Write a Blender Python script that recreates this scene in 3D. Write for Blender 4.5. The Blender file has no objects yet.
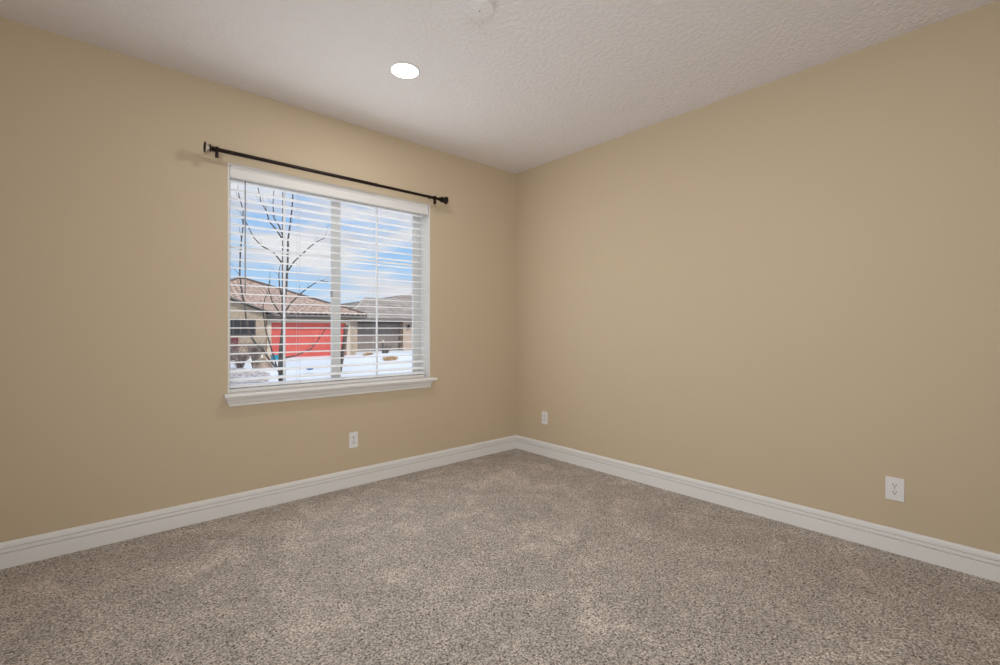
import bpy, bmesh, math, random
from mathutils import Vector, Matrix, noise

scene = bpy.context.scene
COL = scene.collection
R = math.radians

# ------------------------------------------------------------------ camera
cam_d = bpy.data.cameras.new('camera')
cam = bpy.data.objects.new('camera', cam_d); COL.objects.link(cam)
cam.location = (-3.2117, -3.3705, 1.1894)
cam.rotation_euler = (R(90), 0, -R(41.615))
cam_d.sensor_fit = 'HORIZONTAL'; cam_d.sensor_width = 36.0
cam_d.lens = 464.8 / 1000 * 36.0
cam_d.shift_y = -0.0036
cam_d.clip_start = 0.02
scene.camera = cam

# ------------------------------------------------------------------ colour management
vs = scene.view_settings
vs.view_transform = 'Standard'; vs.look = 'None'; vs.gamma = 1.0; vs.exposure = 0.0
vs.use_curve_mapping = False
scene.cycles.diffuse_bounces = 8
scene.cycles.max_bounces = 16
scene.cycles.transparent_max_bounces = 24
scene.cycles.sample_clamp_indirect = 4.0

# ------------------------------------------------------------------ sky
W = bpy.data.worlds.new('sky'); scene.world = W
W.use_nodes = True
wn = W.node_tree.nodes; wl = W.node_tree.links
wn.clear()
w_out = wn.new('ShaderNodeOutputWorld'); w_bg = wn.new('ShaderNodeBackground')
w_tc = wn.new('ShaderNodeTexCoord'); w_sep = wn.new('ShaderNodeSeparateXYZ')
w_ramp = wn.new('ShaderNodeValToRGB')
w_map = wn.new('ShaderNodeMapping'); w_noise = wn.new('ShaderNodeTexNoise')
w_cl = wn.new('ShaderNodeValToRGB'); w_mix = wn.new('ShaderNodeMix'); w_mix.data_type = 'RGBA'
w_sh = wn.new('ShaderNodeTexNoise'); w_shr = wn.new('ShaderNodeValToRGB')
wl.new(w_tc.outputs['Generated'], w_sep.inputs[0])
wl.new(w_sep.outputs['Z'], w_ramp.inputs['Fac'])
w_ramp.color_ramp.elements[0].position = 0.0; w_ramp.color_ramp.elements[0].color = (0.55, 0.75, 0.95, 1)
w_ramp.color_ramp.elements[1].position = 0.30; w_ramp.color_ramp.elements[1].color = (0.20, 0.47, 0.90, 1)
w_map.inputs['Scale'].default_value = (2.2, 2.2, 8.0)
w_map.inputs['Location'].default_value = (0.4, 1.3, 0.2)
wl.new(w_tc.outputs['Generated'], w_map.inputs['Vector'])
wl.new(w_map.outputs[0], w_noise.inputs['Vector'])
w_noise.inputs['Scale'].default_value = 1.5; w_noise.inputs['Detail'].default_value = 7
w_noise.inputs['Roughness'].default_value = 0.55
wl.new(w_noise.outputs['Fac'], w_cl.inputs['Fac'])
w_cl.color_ramp.elements[0].position = 0.42; w_cl.color_ramp.elements[0].color = (0, 0, 0, 1)
w_cl.color_ramp.elements[1].position = 0.55; w_cl.color_ramp.elements[1].color = (1, 1, 1, 1)
wl.new(w_map.outputs[0], w_sh.inputs['Vector']); w_sh.inputs['Scale'].default_value = 3.2
wl.new(w_sh.outputs['Fac'], w_shr.inputs['Fac'])
w_shr.color_ramp.elements[0].position = 0.3; w_shr.color_ramp.elements[0].color = (0.60, 0.62, 0.72, 1)
w_shr.color_ramp.elements[1].position = 0.6; w_shr.color_ramp.elements[1].color = (0.84, 0.83, 0.86, 1)
wl.new(w_cl.outputs['Color'], w_mix.inputs['Factor'])
wl.new(w_ramp.outputs['Color'], w_mix.inputs['A'])
wl.new(w_shr.outputs['Color'], w_mix.inputs['B'])
wl.new(w_mix.outputs['Result'], w_bg.inputs['Color'])
w_bg.inputs['Strength'].default_value = 1.0
wl.new(w_bg.outputs[0], w_out.inputs['Surface'])

# ------------------------------------------------------------------ sun, daylight and added fill
def add_light(name, kind, loc, rot, energy, color, **kw):
    d = bpy.data.lights.new(name, kind); d.energy = energy; d.color = color
    for k, v in kw.items(): setattr(d, k, v)
    o = bpy.data.objects.new(name, d); COL.objects.link(o)
    o.location = loc; o.rotation_euler = rot
    return o

add_light('sun', 'SUN', (0, -6, 20), (R(48), 0, R(25)), 2.3, (1.0, 0.93, 0.85), angle=R(4))
# daylight coming in through the big window
add_light('window_daylight', 'AREA', (-1.78, -0.05, 1.50), (R(-90), 0, 0), 12.5, (0.90, 0.95, 1.0),
          shape='RECTANGLE', size=1.45, size_y=1.35)
# added soft fill at the closed back of the room, behind the camera
add_light('rear_fill', 'AREA', (-4.1, -4.3, 1.35), (R(98), 0, R(-44)), 89.0, (0.89, 0.95, 1.0),
          shape='RECTANGLE', size=1.8, size_y=2.2, spread=R(114))
# daylight thrown up at the window by the snow in front of it
add_light('snow_bounce', 'AREA', (-1.78, 1.05, 0.05), (R(-142), 0, 0), 19.0, (0.97, 0.98, 1.0),
          shape='RECTANGLE', size=3.0, size_y=1.1)
# clear sky overhead shining down on the slats
add_light('sky_daylight', 'AREA', (-1.78, 1.9, 3.6), (R(-40), 0, 0), 26.0, (0.92, 0.96, 1.0),
          shape='RECTANGLE', size=3.2, size_y=1.6)
CAN_STRENGTH = 5.0

# ------------------------------------------------------------------ helpers
def lin(r, g, b):
    f = lambda c: (c / 255 / 12.92) if c / 255 <= 0.04045 else ((c / 255 + 0.055) / 1.055) ** 2.4
    return (f(r), f(g), f(b), 1.0)

def mat(name, color, rough=0.6, metallic=0.0, spec=0.5):
    m = bpy.data.materials.new(name); m.use_nodes = True
    b = m.node_tree.nodes['Principled BSDF']
    b.inputs['Base Color'].default_value = color
    b.inputs['Roughness'].default_value = rough
    b.inputs['Metallic'].default_value = metallic
    b.inputs['Specular IOR Level'].default_value = spec
    return m

def node(m, kind, **inp):
    n = m.node_tree.nodes.new(kind)
    for k, v in inp.items(): n.inputs[k].default_value = v
    return n

def ramp(m, stops):
    n = m.node_tree.nodes.new('ShaderNodeValToRGB')
    cr = n.color_ramp
    while len(cr.elements) < len(stops): cr.elements.new(0.5)
    for e, (p, c) in zip(cr.elements, stops): e.position = p; e.color = c
    return n

def bump(m, height_socket, strength, distance):
    b = node(m, 'ShaderNodeBump', Strength=strength, Distance=distance)
    m.node_tree.links.new(height_socket, b.inputs['Height'])
    m.node_tree.links.new(b.outputs[0], m.node_tree.nodes['Principled BSDF'].inputs['Normal'])
    return b

def noisy(m, c1, c2, scale, lo=0.4, hi=0.6, detail=4, bump_s=0.0, bump_d=0.01, stretch=(1, 1, 1)):
    """two-tone noise colour, optional bump"""
    L = m.node_tree.links
    tc = m.node_tree.nodes.new('ShaderNodeTexCoord')
    mp = node(m, 'ShaderNodeMapping', Scale=stretch)
    nz = node(m, 'ShaderNodeTexNoise', Scale=scale, Detail=detail)
    rp = ramp(m, [(lo, c1), (hi, c2)])
    L.new(tc.outputs['Object'], mp.inputs[0]); L.new(mp.outputs[0], nz.inputs['Vector'])
    L.new(nz.outputs['Fac'], rp.inputs['Fac'])
    L.new(rp.outputs['Color'], m.node_tree.nodes['Principled BSDF'].inputs['Base Color'])
    if bump_s: bump(m, nz.outputs['Fac'], bump_s, bump_d)
    return m

def obj(name, bm, material, parent=None, smooth=False):
    me = bpy.data.meshes.new(name)
    if parent is not None:
        p = parent; off = Vector((0, 0, 0))
        while p is not None: off += p.location; p = p.parent
        bmesh.ops.translate(bm, verts=bm.verts, vec=-off)
    bmesh.ops.recalc_face_normals(bm, faces=bm.faces)
    if smooth:
        for f in bm.faces: f.smooth = True
    bm.to_mesh(me); bm.free()
    o = bpy.data.objects.new(name, me); COL.objects.link(o)
    me.materials.append(material)
    if smooth:
        try: me.set_sharp_from_angle(angle=R(40))
        except Exception: pass
    if parent is not None: o.parent = parent
    return o

def thing(name, label, cat, loc=(0, 0, 0), group=None):
    o = bpy.data.objects.new(name, None); COL.objects.link(o)
    o.location = loc; o.empty_display_size = 0.1
    tag(o, label, cat, group)
    return o

def tag(o, label, cat, group=None, kind=None):
    o['label'] = label; o['category'] = cat
    if group: o['group'] = group
    if kind: o['kind'] = kind
    return o

def struct(o, label=None, cat=None):
    o['kind'] = 'structure'
    if label: o['label'] = label
    if cat: o['category'] = cat
    return o

def copy_tree(o, parent=None):
    c = o.copy(); COL.objects.link(c); c.parent = parent
    for ch in list(o.children): copy_tree(ch, c)
    return c

def box(bm, x0, x1, y0, y1, z0, z1, bev=0.0, seg=2):
    r = bmesh.ops.create_cube(bm, size=1.0)
    for v in r['verts']:
        v.co = Vector(((x0 + x1) / 2 + v.co.x * (x1 - x0), (y0 + y1) / 2 + v.co.y * (y1 - y0), (z0 + z1) / 2 + v.co.z * (z1 - z0)))
    if bev:
        es = list({e for v in r['verts'] for e in v.link_edges})
        bmesh.ops.bevel(bm, geom=es, offset=bev, segments=seg, affect='EDGES', profile=0.5)
    return bm

def nbox(*a, **k): return box(bmesh.new(), *a, **k)

def tube(bm, pts, radii, n=8, cap=True):
    pts = [Vector(p) for p in pts]
    rings = []
    for i, p in enumerate(pts):
        d = (pts[min(i + 1, len(pts) - 1)] - pts[max(i - 1, 0)]).normalized()
        a = d.orthogonal().normalized() if i == 0 else (prev - d * prev.dot(d)).normalized()
        prev = a; b = d.cross(a)
        r = radii[i] if hasattr(radii, '__len__') else radii
        rings.append([bm.verts.new(p + (a * math.cos(t) + b * math.sin(t)) * r) for t in [2 * math.pi * k / n for k in range(n)]])
    for A, B in zip(rings, rings[1:]):
        for k in range(n): bm.faces.new((A[k], A[(k + 1) % n], B[(k + 1) % n], B[k]))
    if cap:
        bm.faces.new(list(reversed(rings[0]))); bm.faces.new(rings[-1])
    return bm

def lathe(bm, prof, axis='Z', center=(0, 0, 0), n=32, cap=True):
    """prof: list of (radius, height) revolved about the axis through center"""
    c = Vector(center); rings = []
    for r, h in prof:
        ring = []
        for k in range(n):
            t = 2 * math.pi * k / n; u, v = r * math.cos(t), r * math.sin(t)
            p = Vector((u, v, h)) if axis == 'Z' else (Vector((h, u, v)) if axis == 'X' else Vector((u, h, v)))
            ring.append(bm.verts.new(c + p))
        rings.append(ring)
    for A, B in zip(rings, rings[1:]):
        for k in range(n): bm.faces.new((A[k], A[(k + 1) % n], B[(k + 1) % n], B[k]))
    if cap: bm.faces.new(rings[0]); bm.faces.new(rings[-1])
    return bm

def prism(bm, poly, frame):
    """poly: 2D points; frame(u, v, s) -> 3D, s = 0 or 1 for the two ends"""
    A = [bm.verts.new(frame(u, v, 0)) for u, v in poly]; B = [bm.verts.new(frame(u, v, 1)) for u, v in poly]
    n = len(poly)
    for k in range(n): bm.faces.new((A[k], A[(k + 1) % n], B[(k + 1) % n], B[k]))
    bm.faces.new(A); bm.faces.new(B)
    return bm

# ------------------------------------------------------------------ materials of the room
H = 2.74
M_wall = mat('tan_wall_paint', (0.53, 0.427, 0.296, 1), 0.75, spec=0.25)
_tc = node(M_wall, 'ShaderNodeTexCoord'); _n = node(M_wall, 'ShaderNodeTexNoise', Scale=70.0, Detail=3.0)
M_wall.node_tree.links.new(_tc.outputs['Object'], _n.inputs['Vector']); bump(M_wall, _n.outputs['Fac'], 0.10, 0.004)

M_ceil = mat('ceiling_paint', (0.79, 0.755, 0.752, 1), 0.9, spec=0.2)
_tc = node(M_ceil, 'ShaderNodeTexCoord'); _n = node(M_ceil, 'ShaderNodeTexNoise', Scale=38.0, Detail=5.0, Roughness=0.6)
_r = ramp(M_ceil, [(0.42, (0, 0, 0, 1)), (0.60, (1, 1, 1, 1))])
M_ceil.node_tree.links.new(_tc.outputs['Object'], _n.inputs['Vector'])
M_ceil.node_tree.links.new(_n.outputs['Fac'], _r.inputs['Fac']); bump(M_ceil, _r.outputs['Color'], 0.45, 0.007)

M_trim = mat('white_trim_paint', (0.72, 0.70, 0.675, 1), 0.45, spec=0.4)
M_vinyl = mat('white_vinyl_in_shade', (0.60, 0.595, 0.57, 1), 0.4, spec=0.4)  # frame tone lowered to carry its backlit shade; grid bars stay whiter
M_muntin = mat('white_grid_bar', (0.80, 0.80, 0.79, 1), 0.4)
M_blind = mat('white_faux_wood', (0.93, 0.92, 0.91, 1), 0.45, spec=0.4)
M_valance = mat('white_valance', (0.70, 0.675, 0.65, 1), 0.45, spec=0.4)
M_plate = mat('white_plastic', (0.72, 0.695, 0.685, 1), 0.35)
M_slot = mat('dark_slot', (0.03, 0.028, 0.026, 1), 0.6)
M_bronze = mat('oil_rubbed_bronze', (0.018, 0.009, 0.006, 1), 0.38, 0.6)
M_cord = mat('grey_cord', (0.55, 0.55, 0.56, 1), 0.6)
M_wand = mat('smoky_plastic_wand', (0.24, 0.24, 0.25, 1), 0.3)
M_screw = mat('painted_screw', (0.35, 0.33, 0.31, 1), 0.5)
M_latch = mat('grey_latch', (0.38, 0.38, 0.38, 1), 0.4)

M_lens = bpy.data.materials.new('lamp_lens'); M_lens.use_nodes = True
_b = M_lens.node_tree.nodes['Principled BSDF']
_b.inputs['Emission Color'].default_value = (0.97, 0.985, 0.97, 1); _b.inputs['Emission Strength'].default_value = CAN_STRENGTH

M_glass = bpy.data.materials.new('window_glass'); M_glass.use_nodes = True
_nt = M_glass.node_tree; _nt.nodes.clear()
_o = _nt.nodes.new('ShaderNodeOutputMaterial'); _mx = _nt.nodes.new('ShaderNodeMixShader'); _mx.inputs[0].default_value = 0.004
_t = _nt.nodes.new('ShaderNodeBsdfTransparent'); _t.inputs[0].default_value = (0.97, 0.98, 0.98, 1)
_g = _nt.nodes.new('ShaderNodeBsdfGlossy'); _g.inputs['Roughness'].default_value = 0.35
_nt.links.new(_t.outputs[0], _mx.inputs[1]); _nt.links.new(_g.outputs[0], _mx.inputs[2]); _nt.links.new(_mx.outputs[0], _o.inputs[0])

M_bright_cone = mat('clear_bright_cone', (0.95, 0.95, 0.93, 1), 0.03)
M_bright_cone.node_tree.nodes['Principled BSDF'].inputs['Transmission Weight'].default_value = 0.85

# carpet: flecked cut pile of beige, taupe and dark brown yarn, brushed in lighter patches
M_carpet = mat('flecked_carpet', (0.3, 0.25, 0.2, 1), 1.0, spec=0.05)
nt = M_carpet.node_tree; L = nt.links
tc = nt.nodes.new('ShaderNodeTexCoord')
nf = node(M_carpet, 'ShaderNodeTexNoise', Scale=118.0, Detail=3.0, Roughness=0.75)
nv = node(M_carpet, 'ShaderNodeTexVoronoi', Scale=165.0)
nb = node(M_carpet, 'ShaderNodeTexNoise', Scale=4.2, Detail=4.0, Roughness=0.6, Distortion=0.8)
rf = ramp(M_carpet, [(0.33, (0.07, 0.057, 0.048, 1)), (0.42, (0.38, 0.325, 0.282, 1)), (0.53, (0.60, 0.530, 0.468, 1)), (0.66, (0.93, 0.845, 0.77, 1))])
rb = ramp(M_carpet, [(0.34, (0.90, 0.90, 0.90, 1)), (0.50, (1, 1, 1, 1)), (0.58, (1.08, 1.08, 1.08, 1)), (0.66, (1.22, 1.22, 1.22, 1))])
mul = nt.nodes.new('ShaderNodeMix'); mul.data_type = 'RGBA'; mul.blend_type = 'MULTIPLY'; mul.inputs['Factor'].default_value = 1.0
ad = node(M_carpet, 'ShaderNodeMath'); ad.operation = 'SUBTRACT'
for n_ in (nf, nv, nb): L.new(tc.outputs['Object'], n_.inputs['Vector'])
sepc = nt.nodes.new('ShaderNodeSeparateColor'); L.new(nv.outputs['Color'], sepc.inputs[0])
mxf = nt.nodes.new('ShaderNodeMix'); mxf.data_type = 'FLOAT'; mxf.inputs['Factor'].default_value = 0.22
L.new(nf.outputs['Fac'], mxf.inputs['A']); L.new(sepc.outputs[0], mxf.inputs['B'])
L.new(mxf.outputs['Result'], rf.inputs['Fac']); L.new(nb.outputs['Fac'], rb.inputs['Fac'])
L.new(rf.outputs['Color'], mul.inputs['A']); L.new(rb.outputs['Color'], mul.inputs['B'])
L.new(mul.outputs['Result'], nt.nodes['Principled BSDF'].inputs['Base Color'])
L.new(nf.outputs['Fac'], ad.inputs[0]); L.new(nv.outputs['Distance'], ad.inputs[1])
bump(M_carpet, ad.outputs[0], 0.8, 0.012)

# ------------------------------------------------------------------ room shell
XL, YB = -4.4, -4.6            # the two walls behind the photographer
WX0, WX1, WZ0, WZ1 = -2.541, -1.019, 0.748, 2.252   # window opening in the left-hand wall (the plane y = 0)
T = 0.19

bm = bmesh.new(); box(bm, XL - T, T, YB - T, T, -0.20, 0.0)
struct(obj('floor', bm, M_carpet), 'beige and brown flecked wall to wall carpet', 'carpet')
bm = bmesh.new(); box(bm, XL - T, T, YB - T, T, H, H + 0.25)
struct(obj('ceiling', bm, M_ceil))

def wall_with_opening():
    bm = bmesh.new()
    xs = [XL, WX0, WX1, 0.0]; zs = [0.0, WZ0, WZ1, H]
    g = {}
    for s, y in ((0, 0.0), (1, T)):
        for i, x in enumerate(xs):
            for k, z in enumerate(zs): g[s, i, k] = bm.verts.new((x, y, z))
        for i in range(3):
            for k in range(3):
                if (i, k) != (1, 1): bm.faces.new([g[s, i, k], g[s, i + 1, k], g[s, i + 1, k + 1], g[s, i, k + 1]])
    def rim(loop):
        for a, b in zip(loop, loop[1:] + loop[:1]): bm.faces.new([g[(0,) + a], g[(0,) + b], g[(1,) + b], g[(1,) + a]])
    rim([(1, 1), (2, 1), (2, 2), (1, 2)])
    rim([(0, 0), (1, 0), (2, 0), (3, 0), (3, 1), (3, 2), (3, 3), (2, 3), (1, 3), (0, 3), (0, 2), (0, 1)])
    return bm
struct(obj('wall_left', wall_with_opening(), M_wall))
struct(obj('wall_right', nbox(0, T, YB, T, 0, H), M_wall))
struct(obj('wall_rear', nbox(XL, 0, YB - T, YB, 0, H), M_wall))
struct(obj('wall_near', nbox(XL - T, XL, YB - T, T, 0, H), M_wall))

# baseboards: flat lower board, two grooves, stepped cap
BASE = [(0, 0), (0.0165, 0), (0.0165, 0.0730), (0.0155, 0.0742), (0.0050, 0.0748), (0.0050, 0.0812), (0.0150, 0.0820),
        (0.0140, 0.0952), (0.0128, 0.0962), (0.0035, 0.0966), (0.0035, 0.1024), (0.0115, 0.1032), (0.0095, 0.118), (0.0065, 0.1255), (0.0025, 0.1285), (0, 0.1285)]
e = 0.0008
def base_run(name, f): return struct(obj(name, prism(bmesh.new(), BASE, f), M_trim))
base_run('baseboard_left', lambda u, v, s: Vector((XL + 0.017 if s == 0 else -u, -u - e, v + e)))
base_run('baseboard_right', lambda u, v, s: Vector((-u - e, YB + 0.017 if s == 0 else -u, v + e)))
base_run('baseboard_rear', lambda u, v, s: Vector((XL + 0.017 if s == 0 else -0.018, YB + u + e, v + e)))
base_run('baseboard_near', lambda u, v, s: Vector((XL + u + e, YB + 0.02 if s == 0 else -0.02, v + e)))

# ------------------------------------------------------------------ window
win = bpy.data.objects.new('window_1', None); COL.objects.link(win); win.location = (-1.78, 0.12, 0.775)
struct(win, 'white two-pane sliding window with a grid between the panes', 'window')
# white jamb lining of the opening, its edge just proud of the wall
bm = bmesh.new()
J = 0.010
box(bm, WX0, WX0 + J, -0.002, 0.135, 0.776, WZ1, 0.001)
box(bm, WX1 - J, WX1, -0.002, 0.135, 0.776, WZ1, 0.001)
box(bm, WX0 + J, WX1 - J, -0.002, 0.135, WZ1 - J, WZ1, 0.001)
obj('jamb_lining', bm, M_trim, win)
# sill board with horns, and the moulded apron under it
st = [(-0.056, 0.7525), (-0.060, 0.757), (-0.060, 0.768), (-0.055, 0.7755), (0.135, 0.7755), (0.135, 0.7525)]
bm = bmesh.new()
prism(bm, [p for p in st if p[0] < 0] + [(-0.0015, 0.7755), (-0.0015, 0.7525)], lambda u, v, s: Vector((-2.568 if s == 0 else -0.982, u, v)))
box(bm, WX0 + 0.002, WX1 - 0.002, -0.004, 0.135, 0.7525, 0.7755)
sill = obj('window_sill', bm, M_trim, win)
ap = [(0, 0.692), (0.012, 0.692), (0.016, 0.695), (0.016, 0.705), (0.013, 0.707), (0.016, 0.712), (0.022, 0.722), (0.025, 0.733), (0.031, 0.735), (0.036, 0.742), (0.038, 0.752), (0, 0.752)]
bm = bmesh.new()
prism(bm, ap, lambda u, v, s: Vector(((-2.532 - (v - 0.692) * 0.45) if s == 0 else (-1.024 + (v - 0.692) * 0.20), -u - e, v)))
obj('apron', bm, M_trim, sill)
# vinyl frame
FY0, FY1 = 0.136, 0.186
fx0, fx1, fz0, fz1 = WX0 + 0.003, WX1 - 0.003, 0.7765, WZ1 - 0.003
def ring_frame(bm, x0, x1, z0, z1, y0, y1, w, wb=None, wt=None, bev=0.002, wl=None):
    wb = wb or w; wt = wt or w; wl = wl or w
    box(bm, x0, x0 + wl, y0, y1, z0, z1, bev); box(bm, x1 - w, x1, y0, y1, z0, z1, bev)
    box(bm, x0 + wl - 0.001, x1 - w + 0.001, y0, y1, z0, z0 + wb, bev); box(bm, x0 + wl - 0.001, x1 - w + 0.001, y0, y1, z1 - wt, z1, bev)
    return bm
obj('frame', ring_frame(bmesh.new(), fx0, fx1, fz0, fz1, FY0, FY1, 0.040, 0.020, 0.045), M_vinyl, win)
def sash(x0, x1, y0, y1, ws, mx, wl=None):
    bm = ring_frame(bmesh.new(), x0, x1, fz0 + 0.004, fz1 - 0.03, y0, y1, ws, 0.030, 0.04, wl=wl)
    s = obj('sash', bm, M_vinyl, win)
    ym = (y0 + y1) / 2
    obj('pane', nbox(x0 + (wl or ws) - 0.004, x1 - ws + 0.004, ym - 0.002, ym + 0.002, fz0 + 0.031, fz1 - 0.066), M_glass, s)
    g = bmesh.new()
    box(g, mx - 0.008, mx + 0.008, ym - 0.009, ym - 0.003, fz0 + 0.031, fz1 - 0.066, 0.0015)
    box(g, x0 + (wl or ws) - 0.004, x1 - ws + 0.004, ym - 0.0085, ym - 0.0035, 1.733, 1.749, 0.0015)
    obj('muntin', g, M_muntin, s)
    return s
sash(-2.530, -1.775, 0.162, 0.182, 0.026, -2.150)
slid = sash(-1.815, -1.055, 0.137, 0.160, 0.046, -1.440, 0.070)
bm = bmesh.new()
box(bm, -1.826, -1.812, 0.122, 0.138, 1.43, 1.48, 0.003)
box(bm, -1.832, -1.822, 0.112, 0.126, 1.455, 1.485, 0.003)
obj('latch', bm, M_latch, win)

# ------------------------------------------------------------------ window blind
blind = thing('window_blind', 'open white horizontal slat blind hanging inside the window opening', 'blind', (-1.785, 0.05, 2.24))
BX0, BX1 = -2.527, -1.047
vp = [(0.012, 2.158), (-0.004, 2.158), (-0.008, 2.163), (-0.008, 2.172), (-0.004, 2.176), (-0.004, 2.218), (-0.008, 2.223), (-0.012, 2.236), (-0.012, 2.240), (0.012, 2.240)]
bm = prism(bmesh.new(), vp, lambda u, v, s: Vector((BX0 - 0.002 if s == 0 else BX1 + 0.006, u, v)))
box(bm, BX1 - 0.006, BX1 + 0.006, 0.012, 0.045, 2.160, 2.238, 0.001)
obj('valance', bm, M_valance, blind)
obj('headrail', nbox(BX0 + 0.004, BX1 - 0.008, 0.038, 0.092, 2.188, 2.238, 0.002), M_blind, blind)
bm = bmesh.new()
SY0, SY1 = 0.036, 0.099
for k in range(-1, 24):
    z = 0.858 + 0.0565 * k if k >= 0 else 0.817
    prof = []
    tl = R(1.5) if k > 1 else R(10)
    N = 6
    for i in range(N + 1):
        t = i / N; prof.append((SY0 + (SY1 - SY0) * t, z + (t - 0.5) * 0.063 * math.sin(tl) - 0.0025 * (2 * t - 1) ** 2 + 0.0022))
    for i in range(N, -1, -1):
        t = i / N; prof.append((SY0 + (SY1 - SY0) * t, z + (t - 0.5) * 0.063 * math.sin(tl) - 0.0025 * (2 * t - 1) ** 2 - 0.0018))
    prism(bm, prof, lambda u, v, s: Vector((BX0 if s == 0 else BX1, u, v)))
obj('slats', bm, M_blind, blind)
obj('bottom_rail', nbox(BX0, BX1 - 0.006, 0.034, 0.100, 0.7765, 0.798, 0.003), M_valance, blind)
for cx in (-2.085, -1.488):
    bm = bmesh.new()
    for y in (SY0 - 0.002, SY1 + 0.002): tube(bm, [(cx, y, 0.80), (cx, y, 2.19)], 0.0007, 6)
    for k in range(24): tube(bm, [(cx, SY0 - 0.002, 0.8535 + 0.0565 * k), (cx, SY1 + 0.002, 0.8535 + 0.0565 * k)], 0.0006, 4)
    obj('ladder_cord', bm, M_cord, blind)
bm = tube(bmesh.new(), [(-2.438, 0.014, 2.19), (-2.438, 0.012, 2.14), (-2.438, 0.012, 1.50), (-2.438, 0.012, 1.42)], [0.0028, 0.0036, 0.0036, 0.0045], 8)
obj('tilt_wand', bm, M_wand, blind)

# ------------------------------------------------------------------ curtain rod
rod = thing('curtain_rod', 'bare dark bronze curtain rod mounted on the wall above the window blind', 'curtain rod', (-1.79, -0.09, 2.288))
RZ, RY = 2.288, -0.09
bm = tube(bmesh.new(), [(-2.640, RY, RZ), (-1.55, RY, RZ)], 0.0125, 16)
tube(bm, [(-1.56, RY, RZ), (-0.985, RY, RZ)], 0.0112, 16)
lathe(bm, [(0.0125, -0.012), (0.0138, -0.010), (0.0138, 0.0), (0.0112, 0.004)], 'X', (-1.553, RY, RZ), 16)
obj('rod', bm, M_bronze, rod, True)
def bracket(x):
    wz = RZ + 0.027
    bm = lathe(bmesh.new(), [(0.015, -0.0008), (0.015, -0.004), (0.012, -0.007), (0.007, -0.009)], 'Y', (x, 0, wz), 20)
    tube(bm, [(x, -0.006, wz), (x, RY * 0.5, RZ + 0.016), (x, RY, RZ + 0.002)], 0.0060, 10)
    box(bm, x - 0.0085, x + 0.0085, RY - 0.011, RY + 0.011, RZ - 0.050, RZ - 0.008, 0.003)
    lathe(bm, [(0.0128, -0.010), (0.0175, -0.009), (0.0175, 0.009), (0.0128, 0.010)], 'X', (x, RY, RZ), 18)
    return obj('bracket', bm, M_bronze, rod, True)
bracket(-2.618); bracket(-1.030)
def finial(x, sgn, brightened, k=1.0):
    q = lambda prof: [(r, sgn * h * k) for r, h in prof]
    f = obj('finial', lathe(bmesh.new(), q([(0.0115, 0.0), (0.016, 0.002), (0.016, 0.010), (0.011, 0.013), (0.011, 0.018), (0.024, 0.022), (0.025, 0.027), (0.013, 0.029)]), 'X', (x, RY, RZ), 24), M_bronze, rod, True)
    m = M_bright_cone if brightened else M_bronze
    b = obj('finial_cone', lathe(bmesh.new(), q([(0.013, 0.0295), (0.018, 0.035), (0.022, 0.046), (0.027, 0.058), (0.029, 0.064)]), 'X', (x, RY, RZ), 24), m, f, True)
    if brightened: b['label'] = 'clear crystal body of the finial'
    obj('end_cap', lathe(bmesh.new(), q([(0.026, 0.0645), (0.032, 0.066), (0.033, 0.070), (0.030, 0.074), (0.018, 0.077), (0.004, 0.078)]), 'X', (x, RY, RZ), 28), M_bronze, f, True)
finial(-2.636, -1, True, 0.66); finial(-0.985, 1, False)  # matching finials; left cone made clear and bright, right dark, to imitate their light

# ------------------------------------------------------------------ ceiling fittings
def ceiling_lamp(x, y, label):
    t = thing('recessed_light', label, 'ceiling light', (x, y, H), 'recessed ceiling lights')
    obj('trim_ring', lathe(bmesh.new(), [(0.080, -0.0005), (0.089, -0.0005), (0.090, -0.003), (0.086, -0.007), (0.081, -0.008), (0.0805, -0.006)], 'Z', (x, y, H), 40, False), M_plate, t, True)
    obj('lens', lathe(bmesh.new(), [(0.0805, -0.0045), (0.080, -0.0070), (0.055, -0.0074), (0.020, -0.0076), (0.001, -0.0077)], 'Z', (x, y, H), 40), M_lens, t, True)
    add_light('lamp_glow', 'AREA', (x, y, H - 0.010), (0, 0, 0), 9.8, (0.97, 0.985, 0.97), shape='DISK', size=0.11)
    return t
ceiling_lamp(-1.788, -0.911, 'lit round recessed light in the ceiling in front of the window')
ceiling_lamp(-1.788, -2.75, 'lit round recessed light in the ceiling behind the round cover plate')
t = thing('ceiling_cover_plate', 'flat round white cover plate at the middle of the ceiling', 'cover plate', (-1.798, -1.630, H))
obj('plate', lathe(bmesh.new(), [(0.054, -0.0005), (0.056, -0.009), (0.0715, -0.0160), (0.0700, -0.0180), (0.062, -0.0190), (0.001, -0.0195)], 'Z', (-1.798, -1.630, H), 40), M_ceil, t, True)
obj('screw', lathe(bmesh.new(), [(0.0045, -0.0192), (0.0045, -0.0208), (0.003, -0.0218), (0.0005, -0.0221)], 'Z', (-1.798, -1.630, H), 12), M_screw, t, True)

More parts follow.
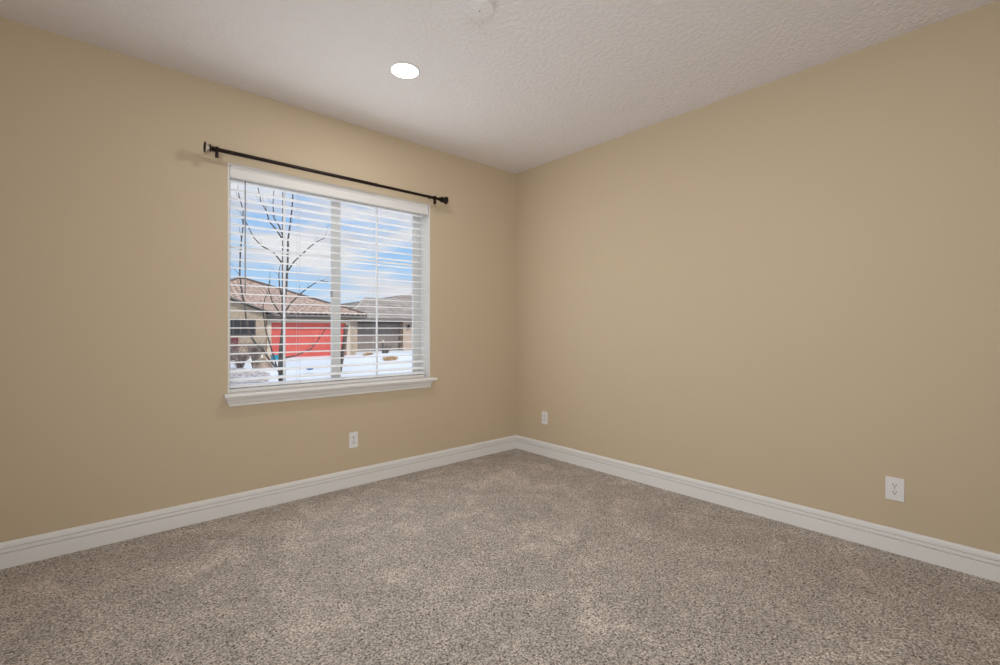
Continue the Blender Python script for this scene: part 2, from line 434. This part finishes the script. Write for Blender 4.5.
# ------------------------------------------------------------------ outlets
def outlet(w, h, label):
    t = thing('wall_outlet', label, 'outlet', (0, 0, 0), 'white duplex wall outlets')
    bm = bmesh.new()
    box(bm, -w / 2, w / 2, -0.0062, -0.0006, -h / 2, h / 2, 0.0022, 3)
    obj('cover_plate', bm, M_plate, t)
    for s in (1, -1):
        cz = s * 0.0195
        bm = bmesh.new(); pts = []
        for k in range(36):
            a = 2 * math.pi * k / 36
            pts.append((0.0172 * math.cos(a), cz + max(-0.0140, min(0.0140, 0.0172 * math.sin(a)))))
        prism(bm, pts, lambda u, v, q: Vector((u, -0.0058 if q == 0 else -0.0078, v)))
        rc = obj('receptacle', bm, M_plate, t)
        bm = bmesh.new()
        box(bm, -0.0082, -0.0050, -0.0086, -0.0076, cz + 0.000, cz + 0.0090)
        box(bm, 0.0050, 0.0082, -0.0086, -0.0076, cz + 0.001, cz + 0.0085)
        lathe(bm, [(0.0034, -0.0076), (0.0034, -0.0086)], 'Y', (0, 0, cz - 0.0065), 12)
        obj('slots', bm, M_slot, rc)
    obj('screw', lathe(bmesh.new(), [(0.003, -0.006), (0.003, -0.0072), (0.001, -0.0076)], 'Y', (0, 0, 0), 12), M_screw, t, True)
    return t
o = outlet(0.070, 0.118, 'white wall outlet on the window wall, below the window sill'); o.location = (-1.704, 0, 0.349)
o2 = copy_tree(o); o2.location = (0, -0.390, 0.356); o2.rotation_euler = (0, 0, R(-90))
o2['label'] = 'white wall outlet on the right wall, close to the room corner'
o3 = outlet(0.078, 0.122, 'largest looking white wall outlet, low on the right wall near the right edge')
o3.location = (0, -2.917, 0.339); o3.rotation_euler = (0, 0, R(-90))

# ================================================================== outside
GZ = -0.5
M_snow = noisy(mat('snow', (0.86, 0.88, 0.92, 1), 0.8), (0.80, 0.83, 0.88, 1), (0.90, 0.91, 0.93, 1), 0.35, 0.35, 0.65, 5, 0.3, 0.05)
M_stucco = noisy(mat('tan_stucco', (0.5, 0.4, 0.3, 1), 0.9), (0.40, 0.315, 0.225, 1), (0.46, 0.37, 0.27, 1), 6.0, 0.4, 0.6, 4, 0.2, 0.02)
M_stucco2 = noisy(mat('pale_stucco', (0.5, 0.4, 0.32, 1), 0.9), (0.49, 0.375, 0.29, 1), (0.55, 0.43, 0.335, 1), 6.0, 0.4, 0.6, 4, 0.2, 0.02)
M_red = noisy(mat('red_painted_steel', (0.6, 0.1, 0.08, 1), 0.5), (0.62, 0.115, 0.095, 1), (0.70, 0.135, 0.105, 1), 1.5)
M_grey = noisy(mat('taupe_painted_steel', (0.2, 0.17, 0.15, 1), 0.5), (0.24, 0.20, 0.175, 1), (0.29, 0.245, 0.21, 1), 1.0)
M_tile = noisy(mat('clay_roof_tile', (0.5, 0.35, 0.3, 1), 0.85), (0.38, 0.26, 0.205, 1), (0.72, 0.56, 0.465, 1), 5.0, 0.3, 0.7, 6)
M_shing = noisy(mat('grey_brown_roof_tile', (0.4, 0.35, 0.3, 1), 0.9), (0.34, 0.29, 0.25, 1), (0.50, 0.44, 0.39, 1), 1.4, 0.3, 0.7, 6)
M_ridge = mat('brown_ridge_tile', (0.17, 0.12, 0.10, 1), 0.9)
M_fascia = mat('dark_brown_fascia', (0.10, 0.085, 0.075, 1), 0.6)
M_gutter = mat('taupe_gutter', (0.20, 0.18, 0.165, 1), 0.5)
M_beige = mat('beige_trim', (0.62, 0.53, 0.43, 1), 0.8)
M_dark = mat('dark_window_pane', (0.035, 0.035, 0.04, 1), 0.15)
M_maroon = mat('maroon_paint', (0.16, 0.03, 0.04, 1), 0.5)
M_bark = noisy(mat('grey_bark', (0.1, 0.09, 0.08, 1), 0.9), (0.055, 0.048, 0.042, 1), (0.15, 0.13, 0.11, 1), 9.0, 0.35, 0.65, 5, 0.5, 0.02, (1, 1, 0.3))
M_twig = noisy(mat('dry_twigs', (0.2, 0.15, 0.12, 1), 0.9), (0.13, 0.10, 0.09, 1), (0.34, 0.27, 0.24, 1), 5.0)
M_rock = noisy(mat('brown_rock', (0.3, 0.22, 0.17, 1), 0.9), (0.22, 0.15, 0.11, 1), (0.48, 0.38, 0.30, 1), 4.0, 0.35, 0.65, 6, 0.6, 0.05)
M_gravel = noisy(mat('pinkish_gravel', (0.5, 0.42, 0.4, 1), 0.9), (0.30, 0.25, 0.23, 1), (0.72, 0.66, 0.64, 1), 7.0, 0.35, 0.65, 3)
M_grass = noisy(mat('dried_grass', (0.5, 0.32, 0.16, 1), 0.9), (0.46, 0.29, 0.14, 1), (0.72, 0.52, 0.32, 1), 8.0)
M_post = noisy(mat('weathered_wood', (0.12, 0.09, 0.07, 1), 0.9), (0.09, 0.065, 0.05, 1), (0.20, 0.16, 0.13, 1), 6.0, 0.4, 0.6, 4, 0.3, 0.01, (1, 1, 0.1))
M_teal = mat('teal_plastic', (0.02, 0.30, 0.42, 1), 0.4)
M_blue = mat('blue_plastic', (0.03, 0.16, 0.42, 1), 0.4)
M_white = mat('white_painted_wood', (0.80, 0.79, 0.76, 1), 0.6)
M_black = mat('black_metal', (0.02, 0.02, 0.02, 1), 0.5)
M_plaque = mat('cream_plaque', (0.60, 0.52, 0.42, 1), 0.6)

# snowy ground
def snow_height(x, y):
    h = 0.10 * noise.noise(Vector((x * 0.22, y * 0.22, 1.7))) + 0.03 * noise.noise(Vector((x * 0.9, y * 0.9, 4.1)))
    h += 0.42 * math.exp(-(((x - 8.2) / 2.6) ** 2 + ((y - 18.0) / 1.6) ** 2))      # bank ploughed beside the drive
    h += 0.25 * math.exp(-(((x - 5.0) / 1.2) ** 2 + ((y - 15.0) / 1.5) ** 2))
    return h * min(1.0, max(0.0, (y - 1.0) / 4.0)) * (1.0 if y < 23 else max(0.0, (25.2 - y) / 2.2))
bm = bmesh.new()
nx, ny = 150, 170
gv = [[None] * (ny + 1) for _ in range(nx + 1)]
for i in range(nx + 1):
    for k in range(ny + 1):
        x = -16 + 52 * i / nx; y = 0.25 + 46 * (k / ny) ** 1.15
        gv[i][k] = bm.verts.new((x, y, GZ + snow_height(x, y)))
for i in range(nx):
    for k in range(ny): bm.faces.new((gv[i][k], gv[i + 1][k], gv[i + 1][k + 1], gv[i][k + 1]))
g = obj('snowy_ground', bm, M_snow, None, True)
struct(g, 'snow covered ground outside the window', 'ground')

# --- roof slopes of rows of tiles
def roof_slope(bm, origin, udir, vdir, nrm, width, length, left, right, amp, pitch, row, ustep):
    """tiles over 0..width along the eave; left(v)/right(v) are the cut lines of the hips"""
    o_, u_, v_, n_ = Vector(origin), Vector(udir).normalized(), Vector(vdir).normalized(), Vector(nrm).normalized()
    rows = int(length / row)
    for r in range(rows):
        v0, v1 = r * row, min(length, (r + 1) * row + 0.04)
        a0, a1 = left(v0), right(v0); b0, b1 = left(min(v1, length)), right(min(v1, length))
        n = max(1, int((a1 - a0) / ustep))
        lo, hi = [], []
        for i in range(n + 1):
            t = i / n; ua = a0 + (a1 - a0) * t; ub = b0 + (b1 - b0) * t
            h = amp * abs(math.sin(math.pi * (ua + (r % 2) * 0.0) / pitch))
            lo.append((o_ + u_ * ua + v_ * v0 + n_ * (h + 0.045))); hi.append((o_ + u_ * ub + v_ * v1 + n_ * (h * 0.8 + 0.005)))
        A = [bm.verts.new(p) for p in lo]; B = [bm.verts.new(p) for p in hi]; C = [bm.verts.new(p - n_ * 0.06) for p in lo]
        for i in range(n):
            bm.faces.new((A[i], A[i + 1], B[i + 1], B[i])); bm.faces.new((C[i], C[i + 1], A[i + 1], A[i]))

def hip_roof(name, mtl, parent, x0, x1, y0, y1, ze, slope, amp, pitch, row, ustep=0.075):
    """hip roof over the rectangle; returns apex height"""
    bm = bmesh.new(); w, d = x1 - x0, y1 - y0; half = min(w, d) / 2; zr = ze + half * slope
    k = math.sqrt(1 + slope ** 2); Lr = half * k
    cz = slope / k; ch = 1 / k
    f = lambda v: v / k
    roof_slope(bm, (x0, y0, ze), (1, 0, 0), (0, ch, cz), (0, -cz, ch), w, Lr, lambda v: f(v), lambda v: w - f(v), amp, pitch, row, ustep)
    roof_slope(bm, (x0, y1, ze), (0, -1, 0), (ch, 0, cz), (-cz, 0, ch), d, Lr, lambda v: f(v), lambda v: d - f(v), amp, pitch, row, ustep)
    # the two slopes away from the street
    P = lambda x, y, z: bm.verts.new((x, y, z))
    if w >= d: a, b = (x0 + half, y0 + half), (x1 - half, y0 + half)
    else: a, b = (x0 + half, y0 + half), (x0 + half, y1 - half)
    if w > d + 0.01:
        bm.faces.new((P(x1, y1, ze), P(x0, y1, ze), P(a[0], a[1], zr), P(b[0], b[1], zr)))
        bm.faces.new((P(x1, y0, ze), P(x1, y1, ze), P(b[0], b[1], zr)))
    elif d > w + 0.01:
        bm.faces.new((P(x1, y1, ze), P(x0, y1, ze), P(b[0], b[1], zr)))
        bm.faces.new((P(x1, y0, ze), P(x1, y1, ze), P(b[0], b[1], zr), P(a[0], a[1], zr)))
    else:
        bm.faces.new((P(x1, y1, ze), P(x0, y1, ze), P(a[0], a[1], zr))); bm.faces.new((P(x1, y0, ze), P(x1, y1, ze), P(a[0], a[1], zr)))
    o = obj(name, bm, mtl, parent)
    # round cap tiles along the hips
    cb = bmesh.new()
    tube(cb, [(x0, y0, ze + 0.06), (a[0], a[1], zr + 0.08)], 0.10, 8); tube(cb, [(x1, y0, ze + 0.06), (b[0], b[1], zr + 0.08)], 0.10, 8)
    if w > d + 0.01 or d > w + 0.01: tube(cb, [(a[0], a[1], zr + 0.08), (b[0], b[1], zr + 0.08)], 0.10, 8)
    obj('ridge_cap', cb, M_ridge if mtl is M_tile else mtl, o)
    return o

def garage_door(bm, x0, x1, y, z0, z1, rows=4, cols=8):
    box(bm, x0, x1, y, y + 0.05, z0, z1)
    for r in range(rows):
        za, zb = z0 + (z1 - z0) * r / rows, z0 + (z1 - z0) * (r + 1) / rows
        for c in range(cols):
            xa, xb = x0 + (x1 - x0) * c / cols, x0 + (x1 - x0) * (c + 1) / cols
            box(bm, xa + 0.06, xb - 0.06, y - 0.012, y + 0.004, za + 0.07, zb - 0.07, 0.008, 1)
        if r: box(bm, x0, x1, y - 0.004, y + 0.01, za - 0.008, za + 0.008)
    return bm

# --- house with the red garage door
ha = thing('house', 'tan house across the street with clay tile roof and red garage door', 'house', (4.4, 25.5, GZ), 'houses across the street')
bm = bmesh.new()
box(bm, -0.5, 4.72, 25.5, 36.0, GZ - 0.1, 2.02)
box(bm, 9.25, 9.85, 25.5, 36.0, GZ - 0.1, 2.02)
box(bm, 4.70, 9.27, 25.5, 36.0, 1.70, 2.02)
box(bm, 4.70, 9.27, 26.0, 36.0, GZ - 0.1, 1.72)
obj('wall', bm, M_stucco, ha)
# street gable at the left
prism(bm := bmesh.new(), [(-2.6, GZ - 0.1), (4.30, GZ - 0.1), (4.30, 2.10), (1.0, 3.36), (-2.6, 2.0)], lambda u, v, s: Vector((u, 24.95 if s == 0 else 25.49, v)))
gw = obj('gable_wall', bm, M_stucco, ha)
bm = bmesh.new()
prism(bm, [(1.0, 3.40), (4.75, 1.985), (4.75, 2.06), (1.0, 3.50)], lambda u, v, s: Vector((u, 24.62 if s == 0 else 25.6, v)))
prism(bm, [(1.0, 3.40), (-2.9, 1.95), (-2.9, 2.03), (1.0, 3.50)], lambda u, v, s: Vector((u, 24.62 if s == 0 else 25.6, v)))
obj('rake_board', bm, M_gutter, gw)
# garage door and the trim round it
obj('garage_door', garage_door(bmesh.new(), 4.73, 9.24, 25.72, GZ, 1.58), M_red, ha)
bm = bmesh.new()
box(bm, 4.50, 4.74, 25.44, 25.72, GZ, 1.74); box(bm, 9.23, 9.47, 25.44, 25.72, GZ, 1.74); box(bm, 4.74, 9.23, 25.44, 25.72, 1.56, 1.74)
obj('door_trim', bm, M_beige, ha)
hip_roof('roof', M_tile, ha, -1.6, 10.4, 25.0, 37.0, 2.06, 0.405, 0.075, 0.34, 0.42)
bm = bmesh.new()
box(bm, 4.3, 10.4, 24.93, 25.06, 1.90, 2.03, 0.02); box(bm, 10.34, 10.46, 25.0, 37.0, 1.90, 2.03, 0.02)
obj('gutter', bm, M_gutter, ha)
obj('soffit', nbox(-1.55, 10.35, 25.02, 36.9, 1.86, 1.92), M_fascia, ha)
wf = bmesh.new()
box(wf, 2.28, 3.78, 24.88, 24.96, 0.85, 1.72)
wdw = obj('window', wf, M_fascia, ha)
bm = bmesh.new()
for k in range(4): box(bm, 2.34 + 0.36 * k, 2.64 + 0.36 * k, 24.865, 24.885, 0.90, 1.67)
obj('pane', bm, M_dark, wdw)
bm = bmesh.new(); box(bm, 2.20, 2.92, 24.90, 24.955, GZ, 0.72); box(bm, 2.28, 2.84, 24.885, 24.905, GZ + 0.15, 0.64, 0.01)
obj('door', bm, M_maroon, ha)

# --- house with the taupe garage door
hb = thing('house', 'pale house across the street at right with grey brown roof and taupe garage door', 'house', (13.4, 29.0, GZ), 'houses across the street')
obj('pier', nbox(10.87, 11.58, 29.0, 29.9, GZ - 0.3, 1.92), M_stucco2, hb)
obj('pier', nbox(15.36, 16.22, 29.0, 29.9, GZ - 0.3, 1.92), M_stucco2, hb)
bm = bmesh.new(); box(bm, 16.20, 24.0, 29.1, 39.0, GZ - 0.3, 1.88); box(bm, 10.95, 16.25, 29.6, 39.0, GZ - 0.3, 1.88)
obj('wall', bm, M_stucco2, hb)
obj('garage_door', garage_door(bmesh.new(), 11.56, 15.38, 29.45, GZ - 0.3, 1.64, 4, 6), M_grey, hb)
obj('header', nbox(11.54, 15.40, 29.12, 29.6, 1.60, 1.90), M_fascia, hb)
hip_roof('roof', M_shing, hb, 10.56, 25.0, 28.45, 33.57, 1.96, 0.60, 0.03, 0.30, 0.40, 0.10)
hip_roof('roof', M_shing, hb, 14.5, 34.0, 32.0, 52.0, 3.25, 0.19, 0.03, 0.30, 0.40, 0.10)
obj('fascia', nbox(10.56, 25.0, 28.40, 28.5, 1.80, 1.96), M_gutter, hb)
bm = bmesh.new(); box(bm, 11.02, 11.42, 28.96, 28.999, 1.12, 1.40, 0.01)
pq = obj('house_number_plaque', bm, M_plaque, hb)
bm = bmesh.new()
for k in range(2):
    box(bm, 11.06 + 0.18 * k, 11.20 + 0.18 * k, 28.95, 28.962, 1.17, 1.35, 0.01)
obj('number_marks', bm, M_black, pq)
bm = bmesh.new(); box(bm, 15.72, 15.91, 28.83, 28.99, 1.18, 1.46, 0.02); box(bm, 15.75, 15.88, 28.92, 29.0, 1.45, 1.53, 0.01)
obj('wall_lantern', bm, M_black, hb)

# --- bare tree in the front yard
tree = thing('bare_tree', 'leafless young tree on the snow just outside the window', 'tree', (1.12, 11.17, GZ))
BR = {
    'trunk': [(1.12, 11.17, -0.59), (1.13, 11.17, 1.16), (1.13, 11.16, 2.34), (1.13, 11.16, 3.82), (1.13, 11.17, 5.39), (1.13, 11.16, 7.37), (1.14, 11.15, 9.14)],
    'b1': [(1.14, 11.15, 1.81), (1.19, 11.08, 2.49), (1.21, 11.03, 3.22), (1.21, 11.01, 3.81), (1.24, 10.95, 4.16), (1.28, 10.88, 4.68), (1.3, 10.84, 5.26), (1.29, 10.82, 6.42)],
    'b2': [(1.12, 11.17, 3.82), (0.98, 11.36, 4.15), (0.84, 11.56, 4.4), (0.81, 11.65, 4.68), (0.69, 11.82, 5.0), (0.64, 11.94, 5.43), (0.58, 12.05, 6.14)],
    'b3': [(1.12, 11.17, 3.94), (1.01, 11.17, 4.22), (0.88, 11.19, 4.43), (0.83, 11.13, 4.79), (0.83, 11.03, 5.21)],
    'b4': [(1.12, 11.17, 3.11), (0.88, 11.28, 3.45), (0.61, 11.41, 3.61), (0.42, 11.48, 3.83), (0.26, 11.51, 4.16), (0.14, 11.51, 4.46)],
    'b5': [(1.21, 11.09, 2.87), (1.38, 11.02, 3.18), (1.58, 10.92, 3.42), (1.8, 10.81, 3.67), (1.98, 10.73, 3.83), (2.16, 10.65, 3.94)],
    'b6': [(1.14, 11.15, 1.66), (1.28, 10.95, 1.95), (1.43, 10.74, 2.18), (1.57, 10.54, 2.35), (1.74, 10.31, 2.52), (1.85, 10.13, 2.58), (2.02, 9.9, 2.54)],
    'b7': [(1.12, 11.17, 2.04), (1.06, 11.29, 2.4), (1.06, 11.36, 2.79), (1.1, 11.39, 3.07)],
    'b8': [(1.12, 11.17, 1.51), (1.01, 11.35, 1.78), (0.92, 11.51, 2.0), (0.9, 11.61, 2.17), (0.87, 11.72, 2.42), (0.92, 11.75, 2.76)],
    'b9': [(1.11, 11.18, -0.15), (0.96, 11.27, 0.04), (0.81, 11.36, 0.27), (0.65, 11.46, 0.57), (0.49, 11.56, 0.75), (0.35, 11.64, 1.01), (0.27, 11.66, 1.3), (0.21, 11.67, 1.88), (0.14, 11.69, 2.32), (0.09, 11.69, 2.75), (0.09, 11.64, 3.24), (0.11, 11.58, 3.75), (0.14, 11.51, 4.17), (0.13, 11.48, 4.6), (0.06, 11.49, 4.87), (0.0, 11.5, 5.15)],
    'b10': [(1.09, 11.2, -0.32), (0.97, 11.41, 0.2), (0.88, 11.58, 0.71), (0.8, 11.75, 1.16), (0.77, 11.87, 1.61), (0.78, 11.95, 1.88), (0.85, 11.99, 2.13), (0.96, 11.99, 2.41)],
    'b11': [(1.14, 11.15, 0.33), (1.37, 10.88, 0.39), (1.55, 10.66, 0.51), (1.69, 10.47, 0.6), (1.82, 10.28, 0.87), (1.95, 10.1, 1.16), (2.06, 9.93, 1.3)],
    'b12': [(1.06, 11.23, -0.59), (1.03, 11.22, 0.12), (1.05, 11.18, 0.71), (1.1, 11.11, 1.3)],
}
RAD = {'trunk': (0.072, 0.008), 'b1': (0.036, 0.012), 'b9': (0.034, 0.012), 'b12': (0.04, 0.03), 'b10': (0.024, 0.010)}
rng = random.Random(5)
for k, pts in BR.items():
    r0, r1 = RAD.get(k, (0.024, 0.009)); n = len(pts) - 1
    bm = tube(bmesh.new(), pts, [r0 + (r1 - r0) * i / n for i in range(n + 1)], 7)
    if k not in ('trunk', 'b12'):
        for i in range(2, n + 1):                      # fine side twigs
            for q in range(1):
                p = Vector(pts[i]); d = (p - Vector(pts[i - 1])).normalized()
                a = (d + Vector((rng.uniform(-1, 1), rng.uniform(-1, 1), rng.uniform(0, 0.9))) * 0.9).normalized()
                ln = rng.uniform(0.15, 0.5)
                tube(bm, [p, p + a * ln * 0.5, p + a * ln + Vector((0, 0, 0.06))], [r1 * 0.6, r1 * 0.45, 0.003], 5)
    obj('trunk' if k == 'trunk' else 'branch', bm, M_bark, tree, True)

# --- leaning post, shrubs, rocks, and small things on the snow
def ground_at(x, y): return GZ + snow_height(x, y)
p = bmesh.new()
tube(p, [(3.66, 13.26, ground_at(3.66, 13.26) - 0.1), (3.80, 13.14, 0.49), (3.89, 13.06, 1.33)], [0.085, 0.075, 0.07], 10)
tag(obj('wooden_post', p, M_post, None, True), 'dark leaning wooden post on the snow behind the window mullion', 'post')

def shrub(x, y, h, w, n, seed, label, material=M_twig, group='bare shrubs in front of the houses'):
    r = random.Random(seed); bm = bmesh.new(); z = ground_at(x, y)
    for i in range(n):
        a = r.uniform(0, 2 * math.pi); s = r.uniform(0.2, 1.0) * w
        b = Vector((x + r.uniform(-0.1, 0.1), y + r.uniform(-0.1, 0.1), z - 0.05))
        tip = Vector((x + math.cos(a) * s, y + math.sin(a) * s, z + h * r.uniform(0.6, 1.0)))
        mid = b.lerp(tip, 0.5) + Vector((r.uniform(-0.08, 0.08), r.uniform(-0.08, 0.08), 0.12))
        tube(bm, [b, mid, tip], [0.016, 0.011, 0.004], 5, False)
        for q in range(3):
            c = mid.lerp(tip, r.random()); d = Vector((r.uniform(-1, 1), r.uniform(-1, 1), r.uniform(0.0, 1))).normalized() * r.uniform(0.1, 0.3)
            tube(bm, [c, c + d], [0.008, 0.003], 4, False)
    return tag(obj('bare_shrub', bm, material), label, 'shrub', group)
shrub(1.72, 19.1, 0.75, 0.62, 60, 1, 'grey leafless shrub at the lower left of the window, beside the boulder')
shrub(1.75, 22.0, 1.25, 0.95, 80, 2, 'brown leafless shrub in front of the maroon door')
shrub(3.2, 22.6, 1.1, 0.85, 70, 3, 'brown leafless shrub below the dark window of the tan house')
shrub(10.6, 22.8, 0.75, 0.5, 50, 4, 'low bare shrub in front of the taupe garage door', M_twig)

def rock(x, y, sx, sy, sz, seed, label):
    bm = bmesh.new(); bmesh.ops.create_icosphere(bm, subdivisions=4, radius=1.0)
    for v in bm.verts:
        k = 1 + 0.28 * noise.noise(v.co * 1.6 + Vector((seed, 0, 0))) + 0.10 * noise.noise(v.co * 5 + Vector((0, seed, 0)))
        v.co = Vector((x + v.co.x * sx * k, y + v.co.y * sy * k, ground_at(x, y) + sz * 0.6 + v.co.z * sz * k))
    return tag(obj('boulder', bm, M_rock, None, True), label, 'boulder')
rock(2.16, 17.4, 0.42, 0.35, 0.30, 3.0, 'brown boulder on the snow left of the tree trunk')

def grass_clump(x, y, rx, h, seed, label):
    r = random.Random(seed); bm = bmesh.new()
    for i in range(260):
        a = r.uniform(0, 2 * math.pi); s = math.sqrt(r.random()) * rx; bx, by = x + math.cos(a) * s, y + math.sin(a) * s * 0.6
        z = ground_at(bx, by) - 0.03; lean = Vector((r.uniform(-0.2, 0.2), r.uniform(-0.2, 0.2), h * r.uniform(0.5, 1)))
        b = Vector((bx, by, z)); w = Vector((0.022, 0.006, 0))
        vs_ = [bm.verts.new(b - w), bm.verts.new(b + w), bm.verts.new(b + lean * 0.6 + w * 0.7), bm.verts.new(b + lean), bm.verts.new(b + lean * 0.6 - w * 0.7)]
        bm.faces.new(vs_)
    return tag(obj('dried_grass_clump', bm, M_grass), label, 'grass', 'dried grass clumps in the snow')
grass_clump(7.2, 18.2, 0.17, 0.16, 1, 'small tan grass clump on the snow bank, left of the wider clump')
grass_clump(7.55, 16.6, 0.30, 0.22, 2, 'wide orange brown grass clump in the snow, right of the smaller clump')

def stake(x, y, z, h, label):
    g_ = z
    bm = bmesh.new(); box(bm, x - 0.035, x + 0.035, y - 0.03, y + 0.03, g_ - 0.08, g_ + h, 0.006)
    lathe(bm, [(0.05, 0), (0.05, 0.02), (0.005, 0.05)], 'Z', (x, y, g_ + h), 4)
    return tag(obj('white_stake', bm, M_white), label, 'stake', 'white stakes by the shrubs')
stake(1.87, 20.4, ground_at(1.87, 20.4), 0.42, 'white stake farthest left in the window, below the maroon door')
stake(2.43, 20.4, ground_at(2.43, 20.4), 0.40, 'white stake between the two other stakes at lower left')
stake(2.94, 20.4, ground_at(2.94, 20.4), 0.42, 'white stake nearest the tree trunk, behind the brown boulder')

# pinkish grey stones and slush to the left of the tree
rb_ = random.Random(11); bm = bmesh.new()
for i in range(1900):
    y = rb_.uniform(11.9, 18.1); hw = 0.82 * math.sqrt(max(0.0, 1 - ((y - 15.0) / 3.2) ** 2)) * rb_.uniform(0.8, 1.15)
    x = 0.62 + (y - 14.0) * 0.22 + rb_.uniform(-1, 1) * hw
    if y > 16.2 and x > 1.58: continue
    sz = rb_.uniform(0.03, 0.10); z = ground_at(x, y)
    r_ = bmesh.ops.create_icosphere(bm, subdivisions=1, radius=1.0)
    for v in r_['verts']: v.co = Vector((x + v.co.x * sz * 1.3, y + v.co.y * sz, z + sz * 0.2 + v.co.z * sz * 0.6))
tag(obj('gravel', bm, M_gravel, None, True), 'pinkish grey gravel scattered over the snow left of the tree', 'gravel', kind='stuff')

tp = thing('teal_bin', 'small teal bin behind the tree trunk in front of the red garage door', 'bin', (4.38, 23.4, GZ))
z0 = ground_at(4.38, 23.4)
bm = bmesh.new(); prism(bm, [(-0.17, 0), (0.17, 0), (0.21, 0.22), (-0.21, 0.22)], lambda u, v, s: Vector((4.38 + u, 23.25 if s == 0 else 23.55, z0 + v)))
obj('tub', bm, M_teal, tp)
obj('rim', nbox(4.15, 4.61, 23.22, 23.58, z0 + 0.205, z0 + 0.25, 0.01), M_teal, tp)
bm = bmesh.new(); bmesh.ops.create_icosphere(bm, subdivisions=3, radius=1.0)
for v in bm.verts:
    k = 1 + 0.5 * noise.noise(v.co * 2.5)
    v.co = Vector((3.64 + v.co.x * 0.12 * k, 16.1 + v.co.y * 0.10 * k, ground_at(3.64, 16.1) + 0.07 + v.co.z * 0.09 * k))
tag(obj('blue_bag', bm, M_blue), 'small crumpled blue bag on the snow', 'bag')

pp = thing('yard_post', 'dark post with a pale knob in front of the taupe garage door', 'post', (10.08, 22.2, GZ))
z0 = ground_at(10.08, 22.2)
obj('post', lathe(bmesh.new(), [(0.07, -0.1), (0.07, 0.06), (0.05, 0.08), (0.045, 0.85), (0.06, 0.88), (0.06, 0.92)], 'Z', (10.08, 22.2, z0), 12), M_fascia, pp, True)
obj('knob', lathe(bmesh.new(), [(0.03, 0.92), (0.07, 0.96), (0.08, 1.01), (0.06, 1.06), (0.01, 1.08)], 'Z', (10.08, 22.2, z0), 12), M_plaque, pp, True)
